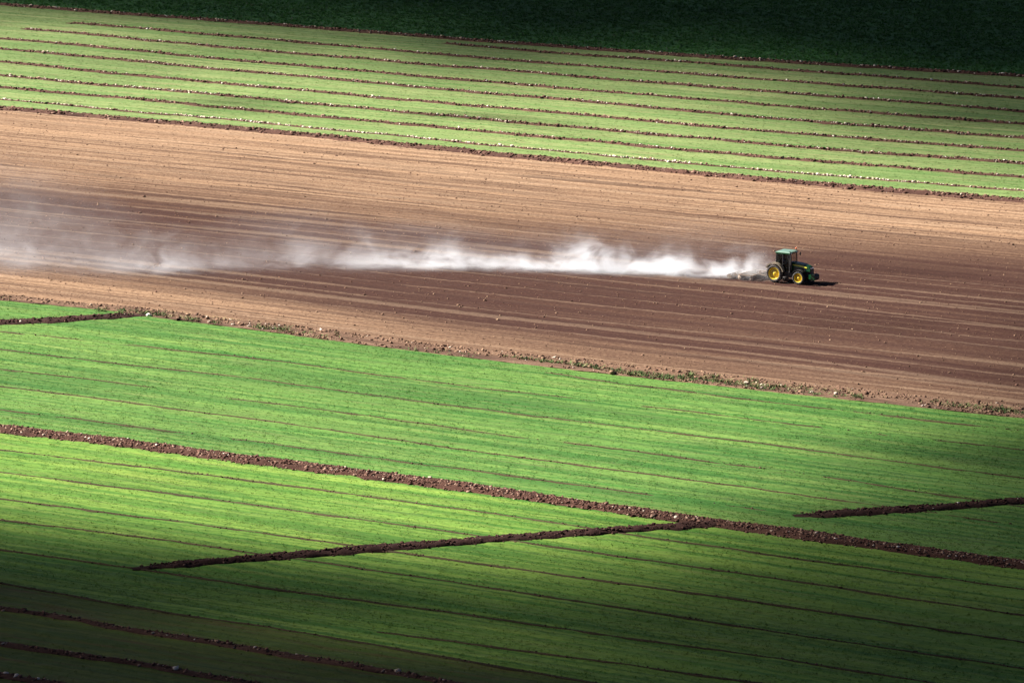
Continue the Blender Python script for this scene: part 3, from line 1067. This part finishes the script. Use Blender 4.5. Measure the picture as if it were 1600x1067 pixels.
# cab
bm = bmesh.new()
CW = 0.76
posts = [((0.02, 1.55), (0.06, 2.74)), ((0.72, 1.05), (0.72, 2.74)), ((1.47, 1.00), (1.40, 2.74))]
for sd in (-1, 1):
    for (a, b) in posts:
        p = Vector((a[0], sd * (CW - 0.02), a[1]))
        q = Vector((b[0], sd * (CW - 0.06), b[1]))
        add_bar(bm, p, q, 0.055 if a[0] != 0.72 else 0.035, 8)
    add_bar(bm, (0.06, sd * (CW - 0.06), 2.72), (1.40, sd * (CW - 0.06), 2.72), 0.05)
    add_bar(bm, (0.70, sd * CW, 1.10), (1.47, sd * CW, 1.02), 0.04)
add_bar(bm, (0.06, -CW, 2.72), (0.06, CW, 2.72), 0.05)
add_bar(bm, (1.40, -CW, 2.72), (1.40, CW, 2.72), 0.05)
add_box(bm, -0.05, 1.48, -0.62, 0.62, 0.95, 1.30)
add_box(bm, -0.02, 0.06, -0.70, 0.70, 1.25, 1.62)
add_box(bm, 1.40, 1.50, -0.44, 0.44, 1.2, 1.92)
cab = bm_obj('cab', bm, P_black, tractor)


def pane(pts, name='window_pane'):
    bm = bmesh.new()
    a = [bm.verts.new(p) for p in pts]
    bm.faces.new(a)
    bmesh.ops.solidify(bm, geom=list(bm.faces), thickness=0.008)
    return bm_obj(name, bm, M_glass, cab)


for sd in (-1, 1):
    y1, y2 = sd * (CW - 0.015), sd * (CW - 0.055)
    pane([(0.05, y1, 1.60), (0.69, y1, 1.60), (0.70, y2, 2.68), (0.10, y2, 2.68)])
    pane([(0.75, y1, 1.12), (1.43, y1, 1.06), (1.37, y2, 2.68), (0.75, y2, 2.68)], 'door_pane')
pane([(1.475, -0.72, 1.30), (1.475, 0.72, 1.30), (1.405, 0.68, 2.68), (1.405, -0.68, 2.68)], 'windscreen')
pane([(0.01, -0.70, 1.62), (0.01, 0.70, 1.62), (0.05, 0.68, 2.68), (0.05, -0.68, 2.68)], 'rear_pane')
bm = bmesh.new()
add_box(bm, 0.18, 0.60, -0.24, 0.24, 1.42, 1.54)
add_box(bm, 0.12, 0.22, -0.24, 0.24, 1.50, 2.10)
bm_obj('seat', bm, P_seat, cab, bevel=0.03)
bm = bmesh.new()
add_bar(bm, (1.30, 0, 1.3), (1.08, 0, 1.78), 0.035)
add_lathe(bm, [(0.19, -0.015), (0.21, 0.0), (0.19, 0.015), (0.175, 0.0), (0.19, -0.015)], 24)
for v in bm.verts:
    if v.co.z < 0.5:
        w_ = Vector((v.co.x, v.co.z, v.co.y))
        v.co = Matrix.Rotation(R(-28), 3, 'Y') @ w_ + Vector((1.07, 0, 1.80))
bm_obj('steering_wheel', bm, P_black, cab)

bm = bmesh.new()
add_prism(bm, [(-0.05, 2.80), (-0.06, 2.83), (0.02, 2.885), (0.4, 2.92), (1.1, 2.92), (1.42, 2.885), (1.52, 2.83), (1.50, 2.80)], -0.77, 0.77,
          lambda x, z: 1.0 if z < 2.84 else (0.95 if z < 2.9 else 0.86))
roof = bm_obj('roof', bm, P_roof, tractor, bevel=0.02)
bm = bmesh.new()
add_prism(bm, [(-0.03, 2.70), (-0.04, 2.81), (1.51, 2.81), (1.48, 2.70)], -0.765, 0.765)
bm_obj('roof_skirt', bm, P_green, roof)
bm = bmesh.new()
add_bar(bm, (1.40, 0.62, 2.88), (1.40, 0.62, 3.02), 0.02)
bm_obj('beacon_stem', bm, P_black, roof)
bm = bmesh.new()
add_lathe(bm, [(0.001, 0), (0.065, 0), (0.065, 0.10), (0.04, 0.15), (0.001, 0.16)], 16)
for v in bm.verts:
    v.co = Vector((v.co.x, v.co.z, v.co.y))
bm_obj('beacon', bm, P_orange, roof, (1.40, 0.62, 3.02), True)
for yy in (-0.55, 0.55):
    bm = bmesh.new()
    add_box(bm, 1.49, 1.54, yy - 0.10, yy + 0.10, 2.72, 2.79)
    bm_obj('work_light', bm, P_lamp, roof, bevel=0.01)
for sd in (-1, 1):
    bm = bmesh.new()
    add_bar(bm, (1.45, sd * 0.74, 2.45), (1.55, sd * 1.14, 2.52), 0.015)
    arm = bm_obj('mirror_arm', bm, P_black, tractor)
    bm = bmesh.new()
    add_box(bm, 1.53, 1.58, sd * 1.14 - 0.10, sd * 1.14 + 0.10, 2.36, 2.66)
    bm_obj('mirror', bm, P_black, arm, bevel=0.015)
bm = bmesh.new()
add_bar(bm, (1.56, -0.62, 1.25), (1.56, -0.70, 1.75), 0.055, 12)
add_bar(bm, (1.56, -0.70, 1.72), (1.54, -0.70, 2.62), 0.075, 14)
add_bar(bm, (1.54, -0.70, 2.60), (1.46, -0.72, 2.98), 0.04, 12)
bm_obj('exhaust', bm, P_chrome, tractor, smooth_shade=False)


def fender(xc, zc, r, a0, a1, y0, y1, mat, lip):
    bm = bmesh.new()
    n = 16
    prof = []
    for k in range(n + 1):
        a = a0 + (a1 - a0) * k / n
        prof.append((xc + r * math.cos(a), zc + r * math.sin(a)))
    for k in range(n, -1, -1):
        a = a0 + (a1 - a0) * k / n
        prof.append((xc + (r - lip) * math.cos(a), zc + (r - lip) * math.sin(a)))
    a_ = [[bm.verts.new((x, yy, z)) for x, z in prof] for yy in (y0, y1)]
    m = len(prof)
    for i in range(m):
        bm.faces.new((a_[0][i], a_[1][i], a_[1][(i + 1) % m], a_[0][(i + 1) % m]))
    for i in range(n):
        for q in (0, 1):
            bm.faces.new((a_[q][i], a_[q][i + 1], a_[q][m - 2 - i], a_[q][m - 1 - i]))
    return bm_obj('fender', bm, mat, tractor)


for sd in (-1, 1):
    ys = sorted((sd * 0.60, sd * 1.14))
    f = fender(0, 0.86, 1.0, R(150), R(12), ys[0], ys[1], P_fender, 0.10)
    bm = bmesh.new()
    add_bar(bm, (-0.80, sd * 0.85, 1.46), (-0.84, sd * 0.85, 1.46), 0.06, 12)
    bm_obj('tail_light', bm, P_orange, f)
    ys = sorted((sd * 0.66, sd * 1.06))
    fender(WB, 0.63, 0.74, R(140), R(48), ys[0], ys[1], P_black, 0.03)
    # step and tank below the door
    bm = bmesh.new()
    add_prism(bm, [(0.95, 0.55), (0.95, 1.0), (1.65, 1.0), (1.70, 0.6), (1.55, 0.50)], *sorted((sd * 0.30, sd * 0.66)))
    bm_obj('fuel_tank' if sd > 0 else 'battery_box', bm, P_black, tractor, bevel=0.05)
    bm = bmesh.new()
    for zz in (0.42, 0.68, 0.94):
        add_box(bm, 1.00, 1.36, *sorted((sd * 0.67, sd * 0.88)), zz, zz + 0.03)
    for xx in (0.99, 1.36):
        add_box(bm, xx, xx + 0.02, *sorted((sd * 0.69, sd * 0.72)), 0.41, 1.05)
    bm_obj('step_ladder', bm, P_iron, tractor)
    bm = bmesh.new()
    add_bar(bm, (-0.35, sd * 0.30, 0.62), (-1.15, sd * 0.42, 0.52), 0.035)
    add_bar(bm, (-0.45, sd * 0.30, 1.10), (-0.80, sd * 0.38, 0.56), 0.025)
    bm_obj('lift_arm', bm, P_iron, tractor)

# ------------------------------------------------------------------ driver
sk = bpy.data.meshes.new('body')
V = [(0, 0, 0, .15), (0, 0, .16, .15), (0.03, 0, .34, .16), (0.03, 0, .48, .13), (0.05, 0, .56, .055), (0.07, 0, .64, .075), (0.08, 0, .74, .095), (0.07, 0, .82, .07),
     (0.02, .17, .47, .07), (0.16, .24, .26, .052), (0.42, .17, .24, .038), (0.50, .16, .26, .034),
     (0.02, -.17, .47, .07), (0.16, -.24, .26, .052), (0.42, -.17, .24, .038), (0.50, -.16, .26, .034),
     (0.06, .10, -.02, .095), (0.42, .13, .04, .075), (0.52, .13, -.34, .05), (0.62, .13, -.36, .04),
     (0.06, -.10, -.02, .095), (0.42, -.13, .04, .075), (0.52, -.13, -.34, .05), (0.62, -.13, -.36, .04)]
E = [(0, 1), (1, 2), (2, 3), (3, 4), (4, 5), (5, 6), (6, 7), (3, 8), (8, 9), (9, 10), (10, 11), (3, 12), (12, 13), (13, 14), (14, 15),
     (0, 16), (16, 17), (17, 18), (18, 19), (0, 20), (20, 21), (21, 22), (22, 23)]
for sd, base in ((1, 11), (-1, 15)):
    bx_, by_, bz_, _r = V[base]
    for k in range(5):
        o_ = (k - 2) * 0.018
        i0 = len(V)
        if k == 0:
            V += [(bx_ - 0.01, by_ - sd * 0.045, bz_ + 0.015, .011), (bx_ + 0.03, by_ - sd * 0.06, bz_ + 0.03, .009)]
        else:
            V += [(bx_ + 0.06, by_ + sd * o_, bz_ + 0.02, .010), (bx_ + 0.075 + 0.006 * (k % 3), by_ + sd * o_, bz_ - 0.02, .009)]
        E += [(base, i0), (i0, i0 + 1)]
sk.from_pydata([q[:3] for q in V], E, [])
tmp = bpy.data.objects.new('body_shape', sk)
C.objects.link(tmp)
md = tmp.modifiers.new('skin', 'SKIN')
for i, q in enumerate(V):
    sk.skin_vertices[0].data[i].radius = (q[3], q[3])
sk.skin_vertices[0].data[0].use_root = True
sb = tmp.modifiers.new('sub', 'SUBSURF')
sb.levels = sb.render_levels = 2
dg = bpy.context.evaluated_depsgraph_get()
dg.update()
body_me = bpy.data.meshes.new_from_object(tmp.evaluated_get(dg))
bpy.data.objects.remove(tmp)
body_me.materials.clear()
for nm, c in (('blue_shirt', (0.04, 0.075, 0.19)), ('dark_trousers', (0.02, 0.022, 0.03)), ('skin', (0.42, 0.24, 0.16))):
    body_me.materials.append(paint(nm, c, 0.8))
for p in body_me.polygons:
    c = p.center
    p.material_index = 2 if (c.z > 0.55 or c.x > 0.44 and c.z > 0.15) else (1 if c.z < 0.08 else 0)
    p.use_smooth = True
person = bpy.data.objects.new('person', None)
C.objects.link(person)
mt = Matrix.Translation(tractor.location) @ Matrix.Rotation(HEAD, 4, 'Z')
person.location = mt @ Vector((0.44, 0, 1.66))
person.rotation_euler = (0, 0, HEAD)
person['label'] = 'person in a dark blue shirt seated at the wheel inside the tractor cab'
person['category'] = 'person'
obj('body', body_me, None, person)
bm = bmesh.new()
bmesh.ops.create_uvsphere(bm, u_segments=16, v_segments=10, radius=0.112)
bmesh.ops.delete(bm, geom=[q for q in bm.verts if q.co.z < -0.02 and q.co.x > -0.03], context='VERTS')
bm_obj('hair', bm, P_seat, person, (0.065, 0, 0.775), True)
for sd in (-1, 1):
    bm = bmesh.new()
    bmesh.ops.create_uvsphere(bm, u_segments=8, v_segments=6, radius=0.014)
    bm_obj('eye', bm, P_black, person, (0.165, sd * 0.034, 0.735), True)
bm = bmesh.new()
add_prism(bm, [(0.15, 0.735), (0.195, 0.69), (0.15, 0.68)], -0.016, 0.016)
bm_obj('nose', bm, body_me.materials[2], person)

# ------------------------------------------------------------------ disc harrow behind the tractor
harrow = bpy.data.objects.new('disc_harrow', None)
C.objects.link(harrow)
harrow.location = mt @ Vector((-1.15, 0, 0))
harrow.rotation_euler = (0, 0, HEAD)
harrow.scale = (1, 1, 0.78)
harrow['label'] = 'low dusty harrow drawn behind the tractor, half hidden in its dust'
harrow['category'] = 'harrow'
bm = bmesh.new()
add_bar(bm, (0.0, -0.42, 0.52), (-0.9, -0.30, 0.62), 0.05)
add_bar(bm, (0.0, 0.42, 0.52), (-0.9, 0.30, 0.62), 0.05)
add_bar(bm, (0.35, 0, 1.0), (-0.9, 0, 0.95), 0.035)
add_bar(bm, (-0.9, 0, 0.98), (-1.0, 0, 0.6), 0.05)
bm_obj('drawbar', bm, P_iron, harrow)
bm = bmesh.new()
for xx in (-0.9, -2.3):
    add_box(bm, xx - 0.06, xx + 0.06, -1.55, 1.55, 0.56, 0.68)
for yy in (-1.5, -0.5, 0.5, 1.5):
    add_box(bm, -2.24, -0.96, yy - 0.05, yy + 0.05, 0.57, 0.67)
bm_obj('frame', bm, P_iron, harrow)
disc_me = None
for row, (xx, tilt) in enumerate(((-0.9, 0.28), (-2.3, -0.28))):
    bm = bmesh.new()
    add_bar(bm, (xx, -1.5, 0.27), (xx, 1.5, 0.27), 0.035)
    for yy in (-1.1, 0, 1.1):
        add_box(bm, xx - 0.03, xx + 0.03, yy + 0.06, yy + 0.11, 0.27, 0.57)
    gang = bm_obj('disc_gang', bm, P_iron, harrow)
    for k in range(12):
        if disc_me is None:
            bm = bmesh.new()
            add_lathe(bm, [(0.001, 0.0), (0.12, 0.012), (0.22, 0.04), (0.29, 0.085), (0.285, 0.092), (0.21, 0.052), (0.11, 0.024), (0.001, 0.012)], 20)
            bmesh.ops.recalc_face_normals(bm, faces=bm.faces)
            disc_me = bpy.data.meshes.new('disc')
            bm.to_mesh(disc_me)
            bm.free()
            disc_me.materials.append(P_steel)
        d = obj('disc', disc_me, None, gang)
        d.location = (xx, -1.45 + k * 0.2636, 0.27)
        d.rotation_euler = (0, 0, tilt)
for yy in (-1.3, 1.3):
    bm = bmesh.new()
    add_bar(bm, (-2.3, yy, 0.62), (-3.35, yy, 0.34), 0.04)
    bm_obj('roller_arm', bm, P_iron, harrow)
bm = bmesh.new()
add_bar(bm, (-3.35, -1.55, 0.28), (-3.35, 1.55, 0.28), 0.035)
roller = bm_obj('roller', bm, P_iron, harrow)
bm = bmesh.new()
for k in range(10):
    a = 2 * math.pi * k / 10
    add_bar(bm, (-3.35 + 0.26 * math.cos(a), -1.5, 0.28 + 0.26 * math.sin(a)), (-3.35 + 0.26 * math.cos(a + .3), 1.5, 0.28 + 0.26 * math.sin(a + .3)), 0.018, 6)
bm_obj('roller_bars', bm, P_iron, roller)
for yy in (-1.5, -0.5, 0.5, 1.5):
    bm = bmesh.new()
    add_lathe(bm, [(0.001, yy - 0.015), (0.26, yy - 0.015), (0.26, yy + 0.015), (0.001, yy + 0.015)], 24)
    bm_obj('roller_plate', bm, P_iron, roller, (-3.35, 0, 0.28))

# ------------------------------------------------------------------ dust drifting off the harrow
D0 = 22.0                                         # the plume starts here and trails off towards -X
ctrl = np.array([                                 # s, axis y, half width, height scale, strength, veil
    (-4.5, 396.2, 1.5, 0.55, 0.04, 0.2), (-3.0, 396.4, 1.6, 0.70, 0.16, 0.5), (-1, 396.9, 1.7, 0.85, 0.30, 0.8), (1, 397.4, 1.7, 1.15, 0.75, 1.0), (4, 398.2, 1.8, 1.35, 1.0, 1.0),
    (10, 399.6, 1.9, 1.00, 0.95, 1.4), (16, 400.8, 2.0, 1.0, 0.75, 1.4), (22, 401.8, 2.2, 0.80, 0.50, 1.2), (29, 402.8, 2.5, 1.05, 0.46, 1.4), (36, 403.2, 2.8, 1.05, 0.24, 1.3),
    (42, 403.0, 2.8, 1.4, 0.075, 1.2), (47, 402.2, 3.0, 1.3, 0.035, 1.1), (50.5, 401.0, 2.9, 1.1, 0.07, 1.0), (54.5, 400.2, 2.6, 1.1, 0.20, 0.8), (58, 400.2, 3.2, 1.5, 0.06, 1.2),
    (63, 401.6, 3.8, 2.2, 0.022, 1.1), (70, 403.6, 4.2, 2.7, 0.045, 1.3), (95, 406.0, 4.6, 3.0, 0.03, 1.0)])
SL0, SL1 = -4.5, 95.0
M_dust, nt, bs = new_mat('dust_in_air')
nt.nodes.remove(bs)
L = nt.links
pos = N(nt, 'ShaderNodeTexCoord').outputs['Object']
sep = N(nt, 'ShaderNodeSeparateXYZ')
L.new(pos, sep.inputs[0])


def mth(op, a, b=None, clamp=False):
    n = N(nt, 'ShaderNodeMath', operation=op, use_clamp=clamp)
    for i, q in enumerate((a, b)):
        if q is None:
            continue
        if isinstance(q, (int, float)):
            n.inputs[i].default_value = q
        else:
            L.new(q, n.inputs[i])
    return n.outputs[0]


s_n = remap(nt, sep.outputs[0], -SL0, -SL1, 0.0, 1.0)      # object x runs against s


def curve(col, lo, hi):
    n = N(nt, 'ShaderNodeFloatCurve')
    c = n.mapping.curves[0]
    pts = [((q[0] - SL0) / (SL1 - SL0), (q[col] - lo) / (hi - lo)) for q in ctrl]
    c.points[0].location = (0.0, pts[0][1])
    c.points[1].location = (1.0, pts[-1][1])
    for p in pts[:-1]:
        c.points.new(*p)
    n.mapping.update()
    L.new(s_n, n.inputs['Value'])
    return remap(nt, n.outputs[0], 0, 1, lo, hi)


yc, hw, hs, am, ve = curve(1, 390, 410), curve(2, 0, 10), curve(3, 0, 5), curve(4, 0, 1), curve(5, 0, 2)


def noise3(sc, stretch, detail, rough=0.55, dist=0.0):
    mp = N(nt, 'ShaderNodeMapping')
    mp.inputs['Scale'].default_value = stretch
    L.new(pos, mp.inputs[0])
    n = N(nt, 'ShaderNodeTexNoise')
    n.inputs['Scale'].default_value = sc
    n.inputs['Detail'].default_value = detail
    n.inputs['Roughness'].default_value = rough
    n.inputs['Distortion'].default_value = dist
    L.new(mp.outputs[0], n.inputs['Vector'])
    return n.outputs[0]


n1 = noise3(0.5, (0.6, 0.9, 1.0), 7, 0.64, 0.9)
n2 = noise3(0.17, (1.0, 0.6, 0.4), 3)
zz = mth('MAXIMUM', sep.outputs[2], 0.0)
# the plume's height swells and sinks along its length
hloc = mth('MULTIPLY', hs, remap(nt, n2, 0.36, 0.66, 0.45, 2.1))
zr = mth('DIVIDE', zz, hloc)
fall = mth('EXPONENT', mth('MULTIPLY', mth('POWER', zr, 1.5), -1.0))
yr = mth('DIVIDE', mth('SUBTRACT', mth('ADD', sep.outputs[1], 400.0), yc), mth('MULTIPLY', hw, 0.75))
lat = mth('EXPONENT', mth('MULTIPLY', mth('MULTIPLY', yr, yr), -1.0))
thr = mth('MULTIPLY_ADD', zr, 0.07)
nt.nodes[-1].inputs[2].default_value = 0.36
puff = mth('MULTIPLY', mth('SUBTRACT', n1, thr), 4.2, True)
dens = mth('MULTIPLY', mth('MULTIPLY', am, fall), mth('MULTIPLY', lat, puff))
# thin veil above and behind
vz = mth('EXPONENT', mth('MULTIPLY', mth('DIVIDE', zz, mth('MULTIPLY_ADD', hs, 1.6)), -1.0))
nt.nodes[-2].inputs[2].default_value = 0.0
yv = mth('DIVIDE', mth('SUBTRACT', mth('ADD', sep.outputs[1], 399.0), yc), mth('MULTIPLY', hw, 1.5))
vl = mth('EXPONENT', mth('MULTIPLY', mth('MULTIPLY', yv, yv), -1.0))
veil = mth('MULTIPLY', mth('MULTIPLY', ve, vz), mth('MULTIPLY', vl, remap(nt, n1, 0.38, 0.70, 0.0, 0.045)))
total = mth('ADD', mth('MULTIPLY', dens, 1.4), veil)
pv = N(nt, 'ShaderNodeVolumePrincipled')
pv.inputs['Color'].default_value = (0.90, 0.925, 0.97, 1)
pv.inputs['Anisotropy'].default_value = 0.0
L.new(total, pv.inputs['Density'])
L.new(pv.outputs[0], nt.nodes['Material Output'].inputs['Volume'])
M_dust.cycles.volume_step_rate = 0.07

secs = []
for s_, yc_, hw_, hs_, am_, ve_ in ctrl:
    a, b, h = yc_ - 400 - 2.6 * hw_, yc_ - 400 + 3.2 * hw_, 0.8 + 3.4 * hs_
    secs.append([(-s_, a, 0.04), (-s_, b, 0.04), (-s_, b, h), (-s_, a, h)])
bm = bmesh.new()
vs = [[bm.verts.new(p) for p in q] for q in secs]
for i in range(len(vs) - 1):
    for k in range(4):
        bm.faces.new((vs[i][k], vs[i][(k + 1) % 4], vs[i + 1][(k + 1) % 4], vs[i + 1][k]))
bm.faces.new(vs[0])
bm.faces.new(vs[-1][::-1])
dust = bm_obj('dust', bm, M_dust, None, (D0, 400, 0), kind='stuff', label='white dust plume trailing from the harrow across the tilled field', category='dust')
